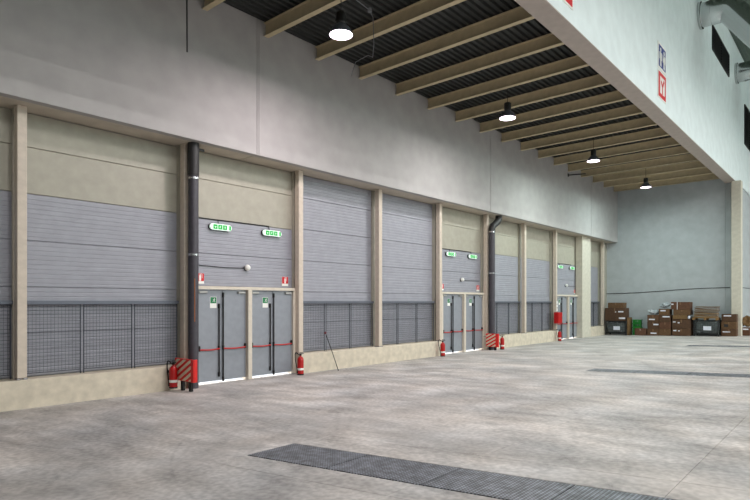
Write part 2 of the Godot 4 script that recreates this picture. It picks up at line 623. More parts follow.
func dock_wall():
	var w := setting("wall_left", "dock wall: cream plinth and broad plain upper wall")
	# upper wall in four cast panels with open joints
	var js := [14.0, 2.6, -7.81, -18.33, -28.48, ZB]
	for i in js.size() - 1:
		span(w, "upper_panel", M.fascia, Vector3(-10.33, SOFFIT, js[i] - 0.004), Vector3(-10.50, DECK + 0.3, js[i + 1] + 0.004), 0.004)
		span(w, "soffit_panel", M.soffit, Vector3(-10.50, SOFFIT, js[i] - 0.008), Vector3(-11.12, SOFFIT + 0.12, js[i + 1] + 0.008), 0.006)
		if i > 1:
			span(w, "joint_strip", M.fascia, Vector3(-10.318, SOFFIT, js[i] - 0.05), Vector3(-10.345, DECK, js[i] - 0.10))
	span(w, "wall_core", M.fascia, Vector3(-10.52, SOFFIT + 0.13, 14.3), Vector3(-11.5, DECK + 0.4, ZB))
	span(w, "head_board", M.cream, Vector3(-11.10, 4.9, 14.3), Vector3(-11.3, SOFFIT + 0.1, ZB))
	# plinths, cast between the exit doors
	for z in [[14.0, -6.42], [-9.42, -15.82], [-18.80, -25.31], [-28.3, ZB]]:
		span(w, "plinth", M.plinth, Vector3(-DW, -0.2, z[0]), Vector3(-11.12, 0.49, z[1]), 0.012)
	span(w, "rear_bay", M.grey, Vector3(-11.0, 0.49, 14.0), Vector3(-11.12, SOFFIT, -0.02))
	# mullions behind the columns close the wall
	for i in COLS.size():
		var foot := 0.0 if i in [2, 3, 5, 6, 8] else 0.49
		span(w, "mullion", M.cream, Vector3(-11.0 if not i in [2, 3, 5, 6, 8, 9] else -10.93, foot, COLS[i] - 0.01), Vector3(-11.12, SOFFIT, COLS[i] - 0.15))
	span(w, "mullion", M.cream, Vector3(-10.93, 0.49, -31.6), Vector3(-11.12, SOFFIT, ZB))

	var where := ["at the left edge of the picture", "between the first column and the nearest downpipe", "", "just right of the nearest exit doors", "just left of the middle exit doors", "", "just right of the middle exit doors", "just left of the farthest exit doors", "", "in the far corner beyond the thick column"]
	var n := 6
	var dn := 0
	for i in BAYS.size():
		var z0: float = COLS[i] - 0.06
		var wid: float = COLS[i] - COLS[i + 1] - 0.02
		if BAYS[i] == "d":
			exit_bay(i, z0, wid, dn)
			dn += 1
			continue
		n += 1
		var d := setting("door_%d" % n, "ribbed sectional dock door " + where[i])
		var ys := [0.50, 1.26, 2.075, 2.89, 3.715, 4.53, SOFFIT - 0.01]
		for k in ys.size() - 1:
			var cream: bool = BAYS[i] == "s" and k >= 4
			var h: float = ys[k + 1] - ys[k] - 0.006
			part(d, "door_section", (flat_section_mesh(wid, h) if cream else section_mesh(wid, h)), M.cream if cream else M.grey, Vector3(-11.05, ys[k] + 0.003, z0))
		span(d, "rear_skin", M.grey, Vector3(-11.092, 0.492, z0), Vector3(-11.11, SOFFIT, z0 - wid))
		# mesh guard in front of the lower half
		var g := thing("mesh_guard", "grey wire mesh guard under a rail " + where[i], "mesh guard", Vector3(-10.96, 0, 0), "mesh guards along the dock doors")
		var za: float = COLS[i] - 0.16
		var zz: float = COLS[i + 1] + 0.005
		if i == 9:
			za = -28.82
		part(g, "rail", extrude([Vector2(0.03, 1.775), Vector2(0.03, 1.835), Vector2(-0.03, 1.835), Vector2(-0.03, 1.825), Vector2(0.02, 1.825), Vector2(0.02, 1.775)], za - zz), M.rail, Vector3(0, 0, za))
		for k in 3:
			var a: float = lerpf(za, zz, k / 3.0) - 0.01
			var b: float = lerpf(za, zz, (k + 1) / 3.0) + 0.01
			mesh_screen(g, a, b)

func mesh_screen(g: Node3D, a: float, b: float):
	var fr := new_st()
	a -= 0.02
	b += 0.02
	for z in [a, b]:
		add_box(fr, Vector3(0, 1.13, z), Vector3(0.02, 1.28, 0.014), 0.003)
	for y in [0.565, 1.76]:
		add_box(fr, Vector3(0, y, (a + b) / 2), Vector3(0.014, 0.012, a - b - 0.014), 0.003)
	var s := part(g, "screen_frame", fr.commit(), M.wire)
	var st := new_st()
	var y := 0.60
	while y < 1.75:
		add_box(st, Vector3(0.003, y, (a + b) / 2), Vector3(0.006, 0.006, a - b - 0.014))
		y += 0.062
	var z := a - 0.05
	while z > b + 0.03:
		add_box(st, Vector3(-0.002, 1.16, z), Vector3(0.0035, 1.19, 0.0035))
		z -= 0.06
	var wm := part(s, "wire_mesh", st.commit(), M.wire)
	wm.set_meta("kind", "stuff")

func exit_bay(i: int, z0: float, wid: float, dn: int):
	var c: float = COLS[i]
	var names := ["nearest", "middle", "farthest"]
	var w := setting("trim_%d" % (dn + 1), "cream frame and grey infill panels over the %s pair of exit doors" % names[dn])
	var ys := [2.16, 2.89, 3.66, 4.53, SOFFIT - 0.01]
	for k in 4:
		var cream := k >= 2
		var h: float = ys[k + 1] - ys[k] - 0.006
		part(w, "infill_panel", (flat_section_mesh(wid, h) if cream else section_mesh(wid, h)), M.cream if cream else M.grey, Vector3(-11.02, ys[k] + 0.003, z0))
	span(w, "rear_skin", M.grey, Vector3(-11.07, 2.1, z0), Vector3(-11.10, SOFFIT, z0 - wid))
	span(w, "lintel", M.frame, Vector3(-10.84, 2.09, c - 0.15), Vector3(-11.10, 2.16, c - 3.15), 0.006)
	span(w, "centre_post", M.frame, Vector3(-10.82, 0.0, c - 1.70), Vector3(-11.08, 2.09, c - 1.81), 0.006)
	span(w, "jamb", M.frame, Vector3(-10.86, 0.0, c - 0.15), Vector3(-11.10, 2.09, c - 0.41), 0.006)
	span(w, "jamb", M.frame, Vector3(-10.86, 0.0, c - 3.105), Vector3(-11.10, 2.09, c - 3.19), 0.006)
	for k in 2:
		var lab := "grey steel double exit door with red push bars, %s of the %s pair" % [["left", "right"][k], names[dn]]
		var d := setting("door_%d" % (dn * 2 + k + 1), lab)
		var zs := [c - (0.415 if k == 0 else 1.815), c - (1.045 if k == 0 else 2.485), c - (1.695 if k == 0 else 3.10)]
		for q in 2:
			exit_leaf(d, zs[q] - 0.004, zs[q + 1] + 0.004, q)

func exit_leaf(d: Node3D, a: float, b: float, q: int):
	var wd := a - b
	var leaf := part(d, "leaf", box(Vector3(0.055, 2.03, wd), 0.004), M.door, Vector3(-10.945, 1.065, (a + b) / 2))
	var X := 0.0275                 # front of the leaf, in its own frame
	# stiles pressed as shallow raised borders
	part(leaf, "edge_strip", box(Vector3(0.006, 2.02, 0.03), 0.002), M.door, Vector3(X + 0.002, 0, wd / 2 - 0.02))
	part(leaf, "edge_strip", box(Vector3(0.006, 2.02, 0.03), 0.002), M.door, Vector3(X + 0.002, 0, -wd / 2 + 0.02))
	# lock rod beside the meeting edge
	var zr := (-wd / 2 + 0.085) if q == 0 else (wd / 2 - 0.015)
	var y0 := (0.16 if q == 0 else 0.05) - 1.065
	var y1 := (1.75 if q == 0 else 2.0) - 1.065
	part(leaf, "lock_rod", tube([Vector3(X + 0.03, y0, zr), Vector3(X + 0.03, y1, zr)], 0.015, 8), M.black)
	for y in [y0 + 0.03, y1 - 0.03, 0.78 - 1.065]:
		part(leaf, "rod_housing", box(Vector3(0.05, 0.11, 0.042), 0.01), M.black, Vector3(X + 0.024, y, zr))
	# push bar, bowed forward from the hinge side housing to the lock
	var zh := (wd / 2 - 0.035) if q == 0 else (-wd / 2 + 0.035)
	part(leaf, "bar_housing", box(Vector3(0.06, 0.12, 0.036), 0.01), M.black, Vector3(X + 0.03, 0.79 - 1.065, zh))
	var pts := []
	for k in 9:
		var t := k / 8.0
		pts.append(Vector3(X + 0.045 + 0.035 * sin(t * PI), 0.765 - 1.065 - 0.012 * sin(t * PI), lerpf(zh, zr, t)))
	part(leaf, "push_bar", tube(pts, 0.017, 8), M.barred)
	# door closer
	part(leaf, "door_closer", box(Vector3(0.05, 0.05, 0.20), 0.008), M.closer, Vector3(X + 0.025, 2.03 - 1.065, (wd / 2 - 0.13) if q == 0 else (-wd / 2 + 0.13)))
	if q == 0:
		var s := part(leaf, "exit_sticker", box(Vector3(0.004, 0.25, 0.165), 0.0), M.signwhite, Vector3(X + 0.003, 1.80 - 1.065, -wd / 2 + 0.22))
		s.set_meta("label", "green and white running man exit sticker")
		part(s, "green_field", box(Vector3(0.003, 0.135, 0.15), 0.0), M.signgreen, Vector3(0.003, 0.05, 0))
		running_man(s, Vector3(0.0055, 0.05, -0.02), 0.11, M.signwhite)

# a small running figure and a doorway, in flat cut letters on the y-z plane (front towards +x)
func running_man(parent: Node3D, at: Vector3, h: float, m: Material):
	var st := new_st()
	var limb := func(p: Vector2, q: Vector2, w: float):
		var dd := (q - p)
		var nrm := Vector2(-dd.y, dd.x).normalized() * w * 0.5
		var v := []
		for r: Vector2 in [p + nrm, q + nrm, q - nrm, p - nrm]:
			v.append(at + Vector3(0.001, r.y * h, -r.x * h))
		quad(st, v[0], v[1], v[2], v[3], Vector3.RIGHT)
	limb.call(Vector2(-0.02, 0.36), Vector2(0.10, 0.36), 0.14)
	limb.call(Vector2(0.0, 0.28), Vector2(-0.06, -0.02), 0.15)
	limb.call(Vector2(-0.06, -0.02), Vector2(0.12, -0.16), 0.10)
	limb.call(Vector2(0.12, -0.16), Vector2(0.06, -0.38), 0.09)
	limb.call(Vector2(-0.06, -0.02), Vector2(-0.20, -0.22), 0.10)
	limb.call(Vector2(-0.20, -0.22), Vector2(-0.36, -0.22), 0.09)
	limb.call(Vector2(0.02, 0.22), Vector2(0.22, 0.12), 0.08)
	limb.call(Vector2(-0.02, 0.22), Vector2(-0.22, 0.10), 0.08)
	part(parent, "running_figure", st.commit(), m)

# ------------------------------------------------------------------ aisle roof: deck, joists, big beam
func aisle_roof():
	var c := setting("ceiling", "dark ribbed roof deck of the aisle on beige steel joists")
	var pts := []
	var x := -10.45
	while x < -5.0:
		pts.append_array([Vector2(x, DECK), Vector2(x + 0.065, DECK), Vector2(x + 0.085, DECK + 0.055), Vector2(x + 0.15, DECK + 0.055), Vector2(x + 0.17, DECK)])
		x += 0.17
	pts.append_array([Vector2(x, DECK + 0.25), Vector2(-10.45, DECK + 0.25)])
	part(c, "deck", extrude(pts, 14.3 - ZB + 0.2), M.deck, Vector3(0, 0, 14.3))
	var h := 0.31
	var w := 0.065
	var prof := [Vector2(-w, 0), Vector2(w, 0), Vector2(w, 0.014), Vector2(0.006, 0.018), Vector2(0.006, h - 0.018), Vector2(w, h - 0.014), Vector2(w, h), Vector2(-w, h), Vector2(-w, h - 0.014), Vector2(-0.006, h - 0.018), Vector2(-0.006, 0.018), Vector2(-w, 0.014)]
	var jm := extrude(prof, 5.19)
	var z := -6.47 + 1.593 * 12
	while z > ZB + 0.2:
		part(c, "joist", jm, M.joist, Vector3(-10.33, DECK - h, z), Vector3(0, -90, 0))
		z -= 1.593

func hall_side():
	var w := setting("wall_hall", "tall white upper wall of the main hall over the aisle opening")
	var js := [14.2, 4.4, -8.5, -21.36, -34.3, -44.0]
	for i in js.size() - 1:
		span(w, "wall_panel", M.white, Vector3(-4.68, BEAM + 0.004, js[i] - 0.008), Vector3(-4.80, HALL_TOP + 0.1, js[i + 1] + 0.008), 0.006)
	span(w, "wall_core", M.beam_under, Vector3(-4.805, BEAM, 14.2), Vector3(-5.15, HALL_TOP + 0.1, -44.0), 0.01)
	span(w, "beam_soffit", M.beam_under, Vector3(-4.684, BEAM + 0.003, 14.2), Vector3(-5.15, BEAM - 0.02, ZB))
	var c := thing("corner_column", "tall pale square column carrying the white upper wall", "column", Vector3(-4.63, 0, -32.38))
	part(c, "shaft", box(Vector3(0.42, BEAM - 0.15, 0.40), 0.015), M.concrete_col, Vector3(0, 0.13 + (BEAM - 0.15) / 2, 0))
	# louvres
	louvre(-26.6, -30.4, 12.27, 13.25, "black louvred vent beside the first duct on the white wall")
	louvre(-35.0, -38.4, 10.15, 12.2, "black louvred vent at the right edge of the picture")
	# ducts
	for d in [[-24.25, 12.72, "shiny round air duct bending down from the white wall, nearer one"], [-32.4, 13.03, "shiny round air duct at the right edge, farther one"]]:
		var t := thing("air_duct", d[2], "air duct", Vector3(-4.68, d[1], d[0]), "air ducts on the white wall")
		part(t, "wall_collar", tube([Vector3(0.003, 0, 0), Vector3(0.09, 0, 0)], 0.50, 36), M.steel)
		part(t, "stub", tube([Vector3(0.05, 0, 0), Vector3(0.80, 0, 0)], 0.45, 36), M.steel)
		part(t, "elbow", tube([Vector3(0.80, 0, 0), Vector3(0.95, -0.05, 0), Vector3(1.06, -0.16, 0)], [0.455, 0.455, 0.455], 36), M.steel)
		part(t, "nozzle_pipe", tube([Vector3(1.04, -0.14, 0), Vector3(2.7, -2.45, 0)], 0.455, 36), M.steel)
		for q in [[0.78, 0.0], [0.38, 0.0]]:
			part(t, "seam_band", tube([Vector3(q[0], 0, 0), Vector3(q[0] + 0.03, 0, 0)], 0.462, 36), M.steel)
	# signs on the white wall
	var s := thing("toilet_sign", "blue sign with two white figures on the white wall", "sign", Vector3(-4.68, 9.34, -18.89))
	part(s, "plate", box(Vector3(0.02, 0.80, 0.90), 0.0), M.signwhite, Vector3(0.01, 0, 0))
	part(s, "blue_field", box(Vector3(0.012, 0.66, 0.76), 0.0), M.signblue, Vector3(0.018, 0, 0))
	for k in 2:
		var zc := 0.19 - 0.38 * k
		var st := new_st()
		add_tube(st, PackedVector3Array([Vector3(0.022, 0.20, zc), Vector3(0.028, 0.20, zc)]), 0.065, 14)
		if k == 0:
			add_box(st, Vector3(0.025, 0.0, zc), Vector3(0.008, 0.25, 0.17))
		else:
			for v in [[Vector3(0.029, 0.125, zc + 0.05), Vector3(0.029, 0.125, zc - 0.05), Vector3(0.029, -0.12, zc - 0.15), Vector3(0.029, -0.12, zc + 0.15)]]:
				quad(st, v[0], v[1], v[2], v[3], Vector3.RIGHT)
		for sg in [-1.0, 1.0]:
			add_box(st, Vector3(0.025, -0.18, zc + sg * 0.045), Vector3(0.008, 0.24, 0.06))
			add_box(st, Vector3(0.025, 0.01, zc + sg * 0.125), Vector3(0.008, 0.22, 0.035))
		part(s, "figure", st.commit(), M.signwhite)
	hose_sign(Vector3(-4.68, 8.47, -18.89), "red sign with a white arrow figure below the blue sign")
	hose_sign(Vector3(-4.68, 8.47, -11.36), "red sign cut off by the top edge of the picture")

func hose_sign(at: Vector3, label: String):
	var s := thing("hose_sign", label, "sign", at, "red fire signs on the white wall")
	part(s, "plate", box(Vector3(0.02, 0.84, 0.90), 0.0), M.signwhite, Vector3(0.01, 0, 0))
	part(s, "red_field", box(Vector3(0.012, 0.76, 0.82), 0.0), M.signred, Vector3(0.018, 0, 0))
	part(s, "white_panel", box(Vector3(0.008, 0.52, 0.52), 0.0), M.signwhite, Vector3(0.024, 0, 0))
	var st := new_st()
	for l in [[Vector2(0.0, -0.02), Vector2(0.18, 0.2)], [Vector2(0.0, -0.02), Vector2(-0.16, 0.12)], [Vector2(0.0, 0.0), Vector2(0.0, -0.26)]]:
		var dd: Vector2 = l[1] - l[0]
		var nn := Vector2(-dd.y, dd.x).normalized() * 0.05
		var v := []
		for r: Vector2 in [l[0] + nn, l[1] + nn, l[1] - nn, l[0] - nn]:
			v.append(Vector3(0.030, r.y, -r.x))
		quad(st, v[0], v[1], v[2], v[3], Vector3.RIGHT)
	part(s, "mark", st.commit(), M.signred)

func louvre(za: float, zb: float, ya: float, yb: float, label: String):
	var t := thing("wall_vent", label, "vent", Vector3(-4.68, 0, 0), "black vents on the white wall")
	span(t, "backing", M.louver, Vector3(0.0, ya, za), Vector3(0.01, yb, zb))
	var fr := new_st()
	for y in [ya, yb]:
		add_box(fr, Vector3(0.02, y, (za + zb) / 2), Vector3(0.05, 0.05, za - zb))
	for z in [za, (za + zb) / 2, zb]:
		add_box(fr, Vector3(0.02, (ya + yb) / 2, z), Vector3(0.05, yb - ya, 0.05))
	part(t, "vent_frame", fr.commit(), M.louver)
	var y := ya + 0.1
	var sm := box(Vector3(0.06, 0.012, za - zb - 0.05), 0.0)
	while y < yb - 0.05:
		part(t, "slat", sm, M.louver, Vector3(0.03, y, (za + zb) / 2), Vector3(0, 0, -35))
		y += 0.12

# ------------------------------------------------------------------ lamps
func high_bay(called: String, label: String, at: Vector3, top: float, group: String, energy: float, tint: Color, hooded := false) -> Node3D:
	# at is the middle of the light opening
	var t := thing(called, label, "lamp", at, group)
	part(t, "suspension_rod", tube([Vector3(0, 0.43, 0), Vector3(0, top - at.y, 0)], 0.008, 6), M.cable)
	part(t, "ballast", lathe([Vector2(0, 0.44), Vector2(0.085, 0.44), Vector2(0.10, 0.42), Vector2(0.10, 0.24), Vector2(0.085, 0.21), Vector2(0, 0.21)], 20), M.black)
	part(t, "reflector", lathe([Vector2(0.07, 0.22), Vector2(0.10, 0.20), Vector2(0.17, 0.13), Vector2(0.215, 0.06), Vector2(0.235, 0.0), Vector2(0.228, 0.0), Vector2(0.207, 0.06), Vector2(0.16, 0.125), Vector2(0.07, 0.20)], 28), M.rail)
	part(t, "lens", lathe([Vector2(0, -0.012), Vector2(0.15, -0.010), Vector2(0.226, 0.0), Vector2(0.15, 0.012), Vector2(0, 0.012)], 28), M.lens)
	if hooded:
		part(t, "hood", lathe([Vector2(0.236, 0.02), Vector2(0.25, -0.072), Vector2(0.244, -0.072), Vector2(0.230, 0.02)], 28), M.black)
	var l := AreaLight3D.new()
	l.name = "lamp_light"
	t.add_child(l)
	l.position = Vector3(0, -0.03, 0)
	l.rotation_degrees = Vector3(-90, 0, 0)
	l.area_size = Vector2(0.24, 0.24) if hooded else Vector2(0.38, 0.38)
	l.area_normalize_energy = true
	l.light_energy = energy
	l.light_color = tint
	l.area_range = 60.0
	l.area_attenuation = 2.0
	l.shadow_enabled = true
	return t

func lamps():
	var lab := ["purple-white high-bay lamp nearest, under the second visible joist", "purple-white high-bay lamp, second from the near end", "purple-white high-bay lamp, third from the near end", "small bluish-white high-bay lamp farthest, before the end wall"]
	for i in 4:
		high_bay("high_bay_lamp", lab[i], Vector3(-7.7, 7.04 + 0.06 * i, -7.84 - 6.83 * i), DECK, "high-bay lamps of the aisle", 24.0, [Color(1.0, 0.94, 0.955), Color(0.985, 0.97, 0.965), Color(0.94, 1.0, 0.975), Color(0.91, 1.0, 0.985)][i])
	for x in [8.0, 11.0, 14.5, 19.0]:
		for i in 6:
			high_bay("hall_lamp", "high-bay lamp under the roof of the main hall", Vector3(x, 13.0, 2.5 - 8.0 * i), HALL_TOP, "high-bay lamps of the main hall", 58.0, Color(1.0, 0.992, 0.985), true)

# ------------------------------------------------------------------ columns, pipes, signs, extinguishers
func fittings():
	var lab := ["cream steel column just out of view at the left", "cream steel column at the left edge, standing on the plinth", "cream steel column half hidden behind the near downpipe", "cream steel column right of the nearest exit doors", "cream steel column between the two all-grey dock doors", "cream steel column left of the middle exit doors", "cream steel column behind the bent downpipe", "cream steel column between the two dock doors past the bent downpipe", "cream steel column left of the farthest exit doors", "", "slim cream steel column in the far corner"]
	for i in COLS.size():
		if lab[i] == "":
			continue
		var foot := 0.49 if i in [0, 1, 4, 7, 10] else 0.49
		var t := thing("steel_column", lab[i], "column", Vector3(-10.81, foot, COLS[i] - 0.075), "cream steel columns of the dock wall")
		var lift := 0.03 if i == 1 else 0.012
		part(t, "shaft", box(Vector3(0.16, SOFFIT - foot - lift, 0.15), 0.008), M.column, Vector3(0, (SOFFIT - foot + lift) / 2, 0))
		if i == 1:
			for z in [-0.05, 0.05]:
				part(t, "glint_block", box(Vector3(0.12, 0.03, 0.07), 0.006), M.chrome, Vector3(0.03, 0.015, z))  # chrome blocks added to imitate a daylight glint at the column foot
		else:
			part(t, "base_plate", box(Vector3(0.19, 0.014, 0.18), 0.002), M.rail, Vector3(0, 0.007, 0))
		if i in [2, 3, 5, 6, 8]:
			# beside the exits the plinth stops, so the column runs down on a cast block
			pass
	var tc := thing("thick_column", "thick pale concrete column right of the farthest exit doors", "column", Vector3(-10.80, 0, -28.706))
	part(tc, "shaft", box(Vector3(0.36, SOFFIT, 1.144), 0.015), M.concrete_col, Vector3(0, SOFFIT / 2, 0))

	# downpipes
	var p1 := thing("downpipe", "straight dark grey downpipe beside the nearest exit doors", "pipe", Vector3(-10.585, 0, -6.365), "rain downpipes")
	part(p1, "pipe", tube([Vector3(0, 0.0, 0), Vector3(0, 4.5, 0)], 0.105, 20), M.pipe)
	part(p1, "upper_pipe", tube([Vector3(0, 4.46, 0), Vector3(0, SOFFIT, 0)], 0.118, 20), M.darkpipe)
	for y in [4.40, 2.80]:
		var b := part(p1, "clamp", tube([Vector3(0, y - 0.02, 0), Vector3(0, y + 0.02, 0)], 0.112, 20), M.chrome)
		part(b, "clamp_arm", box(Vector3(0.04, 0.03, 0.03), 0.003), M.darkpipe, Vector3(-0.122, y, 0))
	part(p1, "edge_strip", box(Vector3(0.012, 0.9, 0.014), 0.002), M.orange, Vector3(0.101, 1.85, 0.03))
	part(p1, "top_bracket", box(Vector3(0.03, 0.05, 0.22), 0.004), M.darkpipe, Vector3(-0.02, SOFFIT - 0.10, -0.16))
	var p2 := thing("downpipe", "dark downpipe with an offset bend near the top, by the middle doors", "pipe", Vector3(-10.59, 0, -18.93), "rain downpipes")
	part(p2, "pipe", tube([Vector3(0, 0, 0), Vector3(0, 4.5, 0)], 0.12, 18), M.pipe)
	part(p2, "offset_bend", tube([Vector3(0, 4.46, 0), Vector3(0, 4.58, 0), Vector3(0, 4.68, -0.05), Vector3(0, 4.92, -0.46), Vector3(0, 5.0, -0.52), Vector3(0, SOFFIT, -0.54)], 0.128, 18), M.darkpipe)
	for y in [4.46, 2.9]:
		var b2 := part(p2, "clamp", tube([Vector3(0, y - 0.025, 0), Vector3(0, y + 0.025, 0)], 0.128, 18), M.chrome)
		part(b2, "clamp_arm", box(Vector3(0.03, 0.03, 0.03), 0.003), M.darkpipe, Vector3(-0.124, y, 0))

	hazard_board(Vector3(-10.30, 0, -6.0), 0.70, 0.45, 0.215, "red and white striped guard board by the nearest exit doors")
	hazard_board(Vector3(-10.43, 0, -18.66), 0.50, 0.50, 0.13, "red and white striped guard board by the middle exit doors")

	var ex := [[Vector3(-10.53, 0.06, -5.88), "red fire extinguisher with hose loop at the near striped board"], [Vector3(-10.50, 0, -9.26), "red fire extinguisher on the right of the nearest exit doors"], [Vector3(-10.50, 0, -15.50), "red fire extinguisher on the left of the middle exit doors"], [Vector3(-10.30, 0, -19.20), "red fire extinguisher half hidden behind the farther striped board"], [Vector3(-10.50, 0, -25.02), "small red fire extinguisher on the left of the farthest doors"]]
	for e in ex:
		extinguisher(e[0], e[1])

	var hc := thing("hose_cabinet", "red fire box mounted left of the farthest exit doors", "fire box", Vector3(-10.62, 1.08, -25.13))
	part(hc, "body", box(Vector3(0.22, 0.52, 0.44), 0.015), M.red)
	part(hc, "door", box(Vector3(0.02, 0.46, 0.38), 0.006), M.red, Vector3(0.115, 0, 0))
	part(hc, "handle", box(Vector3(0.02, 0.08, 0.02), 0.004), M.chrome, Vector3(0.13, 0, -0.14))
	for k in 3:
		var ns := thing("notice_plate", ["topmost", "middle", "lowest"][k] + " small white notice over the red fire box by the farthest doors", "sign", Vector3(-10.715, 1.79 - 0.17 * k, -25.24), "white notices over the fire box")
		part(ns, "plate", box(Vector3(0.012, 0.13, 0.13), 0.002), M.signwhite)

	# over each pair of exits: two exit lights, cable, call sounder, two fire signs
	var names := ["nearest", "middle", "farthest"]
	var q := 0
	for i in [2, 5, 8]:
		var c: float = COLS[i]
		var X := -11.02
		exit_light(Vector3(X, 3.50, c - 1.04), "left lit green exit sign over the %s exit doors" % names[q])
		exit_light(Vector3(X, 3.50, c - 2.50), "right lit green exit sign over the %s exit doors" % names[q])
		var cb := thing("sign_cable", "thin cable feeding the exit signs over the %s doors" % names[q], "cable", Vector3(X + 0.012, 0, 0), "exit sign cables")
		var st := new_st()
		add_tube(st, PackedVector3Array([Vector3(0, 3.672, c - 0.16), Vector3(0, 3.668, c - 1.0), Vector3(0, 3.672, c - 1.8), Vector3(0, 3.668, c - 2.44)]), 0.011, 6)
		for z in [c - 1.0, c - 2.44]:
			add_tube(st, PackedVector3Array([Vector3(0.0, 3.668, z), Vector3(0.01, 3.63, z), Vector3(0.02, 3.585, z)]), 0.009, 6)
		part(cb, "cable_run", st.commit(), M.cable)
		var dt := thing("alarm_sounder", "round white sounder with its conduit over the %s exit doors" % names[q], "alarm", Vector3(X, 2.61, c - 1.77), "alarm sounders")
		part(dt, "base", tube([Vector3(0, 0, 0), Vector3(0.05, 0, 0)], 0.06, 16), M.dark)
		var sp := SphereMesh.new()
		sp.radius = 0.07
		sp.height = 0.14
		sp.radial_segments = 20
		sp.rings = 12
		part(dt, "dome", sp, M.signwhite, Vector3(0.07, 0.01, 0))
		if q == 0:
			part(dt, "conduit", tube([Vector3(0.015, 0.0, 0), Vector3(0.015, -0.01, 0.6), Vector3(0.015, 0.02, 1.55)], 0.009, 6), M.cable)
		else:
			part(dt, "conduit", tube([Vector3(0.015, 0.0, 0), Vector3(0.015, -0.01, -0.6), Vector3(0.015, 0.0, -1.3)], 0.009, 6), M.cable)
		if q < 2:
			fire_sign(Vector3(X, 2.33, c - 0.55), "red and white extinguisher sign left above the %s doors" % names[q])
		fire_sign(Vector3(X, 2.33, c - 2.96), "red and white extinguisher sign right above the %s doors" % names[q])
		q += 1

	var pole := thing("leaning_pole", "thin dark pole leaning on the mesh right of the nearest doors", "pole")
	var a := Vector3(-10.30, floor_y(-10.3) + 0.01, -10.39)
	var b3 := Vector3(-10.90, 0.98, -10.50)
	part(pole, "shaft", tube([a, a.lerp(b3, 0.5) + Vector3(0.008, 0, 0), b3], 0.011, 8), M.dark)
	part(pole, "knob", lathe([Vector2(0, -0.035), Vector2(0.03, -0.02), Vector2(0.035, 0.0), Vector2(0.03, 0.02), Vector2(0, 0.035)], 14), plain(Color(0.42, 0.16, 0.20), 0.6), b3)

	# loose cables and brackets under the roof
	var hc1 := thing("hanging_cable", "black cable end hanging down before the upper wall, top left", "cable")
	part(hc1, "cable_run", tube([Vector3(-9.0, DECK, -5.29), Vector3(-9.0, 7.2, -5.285), Vector3(-9.0, 6.23, -5.29)], 0.014, 8), M.cable)
	var jb := thing("ceiling_cable", "grey cable with a round box hanging beside the nearest lamp", "cable")
	part(jb, "cable_run", tube([Vector3(-7.7, 7.95, -7.9), Vector3(-7.7, 7.86, -8.68), Vector3(-7.7, 7.75, -8.79), Vector3(-7.7, 7.2, -8.82), Vector3(-7.75, 6.95, -8.84), Vector3(-8.3, 7.3, -9.3), Vector3(-9.6, 7.84, -10.3), Vector3(-10.33, 7.86, -10.9)], 0.010, 6), M.conduit)
	part(jb, "box", lathe([Vector2(0, -0.04), Vector2(0.045, -0.035), Vector2(0.045, 0.035), Vector2(0, 0.04)], 14), M.conduit, Vector3(-7.7, 7.86, -8.69))
	var br := thing("cable_arm", "dark thin arm sticking out high on the far upper wall", "bracket", Vector3(-10.33, 7.72, -25.6))
	part(br, "arm", tube([Vector3(0, 0, 0), Vector3(0.25, 0.03, -0.2), Vector3(0.62, 0.06, -0.5)], 0.03, 8), M.cable)
	part(br, "foot", box(Vector3(0.02, 0.14, 0.14), 0.004), M.cable, Vector3(0.01, 0, 0))
	var cr := thing("wall_cable", "long dark cable strung along the end wall above the boxes", "cable")
	var cp := []
	for k in 13:
		var t := k / 12.0
		cp.append(Vector3(lerpf(-10.95, -4.95, t), lerpf(2.28, 2.53, t) - 0.03 * sin(t * PI * 2.0), ZB + 0.015))
	part(cr, "cable_run", tube(cp, 0.017, 6), M.dark)
	var cr2 := thing("wall_cable", "short dark cable run on the wall right of the corner column", "cable")
	part(cr2, "cable_run", tube([Vector3(-4.765, 2.56, ZB), Vector3(-4.765, 2.57, -36), Vector3(-4.765, 2.60, -43)], 0.017, 6), M.dark)

func hazard_board(at: Vector3, w: float, h: float, low: float, label: String):
	# striped face towards +z, plain red return along the free edge, on two black feet
	var t := thing("guard_board", label, "guard board", at, "striped guard boards at the downpipes")
	part(t, "board", box(Vector3(w, h, 0.04), 0.004), M.hazard, Vector3(0, low + h / 2, 0))
	part(t, "edge_return", box(Vector3(0.03, h, 0.07), 0.004), M.hazard, Vector3(w / 2 - 0.010, low + h / 2, -0.035))
	for s in [-1.0, 1.0]:
		part(t, "foot", box(Vector3(0.08, low + 0.03, 0.06), 0.006), M.rubber, Vector3(s * w * 0.22, low / 2 + 0.01, -0.05))
	# slanting white stripes, clipped to the board
	var rect := PackedVector2Array([Vector2(-w / 2 + 0.012, low + 0.012), Vector2(w / 2 - 0.10, low + 0.012), Vector2(w / 2 - 0.10, low + h - 0.012), Vector2(-w / 2 + 0.012, low + h - 0.012)])
	var pitch := 0.235
	var k := -3
	while k < 8:
		var o := -w / 2 + k * pitch
		var band := PackedVector2Array([Vector2(o, low), Vector2(o + pitch * 0.5, low), Vector2(o + pitch * 0.5 + h * 1.8, low + h), Vector2(o + h * 1.8, low + h)])
		# shift so that the stripes rise to the right
		var shifted := PackedVector2Array()
		for p in band:
			shifted.append(p - Vector2(h * 1.0, 0))
		for poly in Geometry2D.intersect_polygons(rect, shifted):
			part(t, "stripe", extrude(Array(poly), 0.004), M.hazwhite, Vector3(0, 0, 0.024))
		k += 1

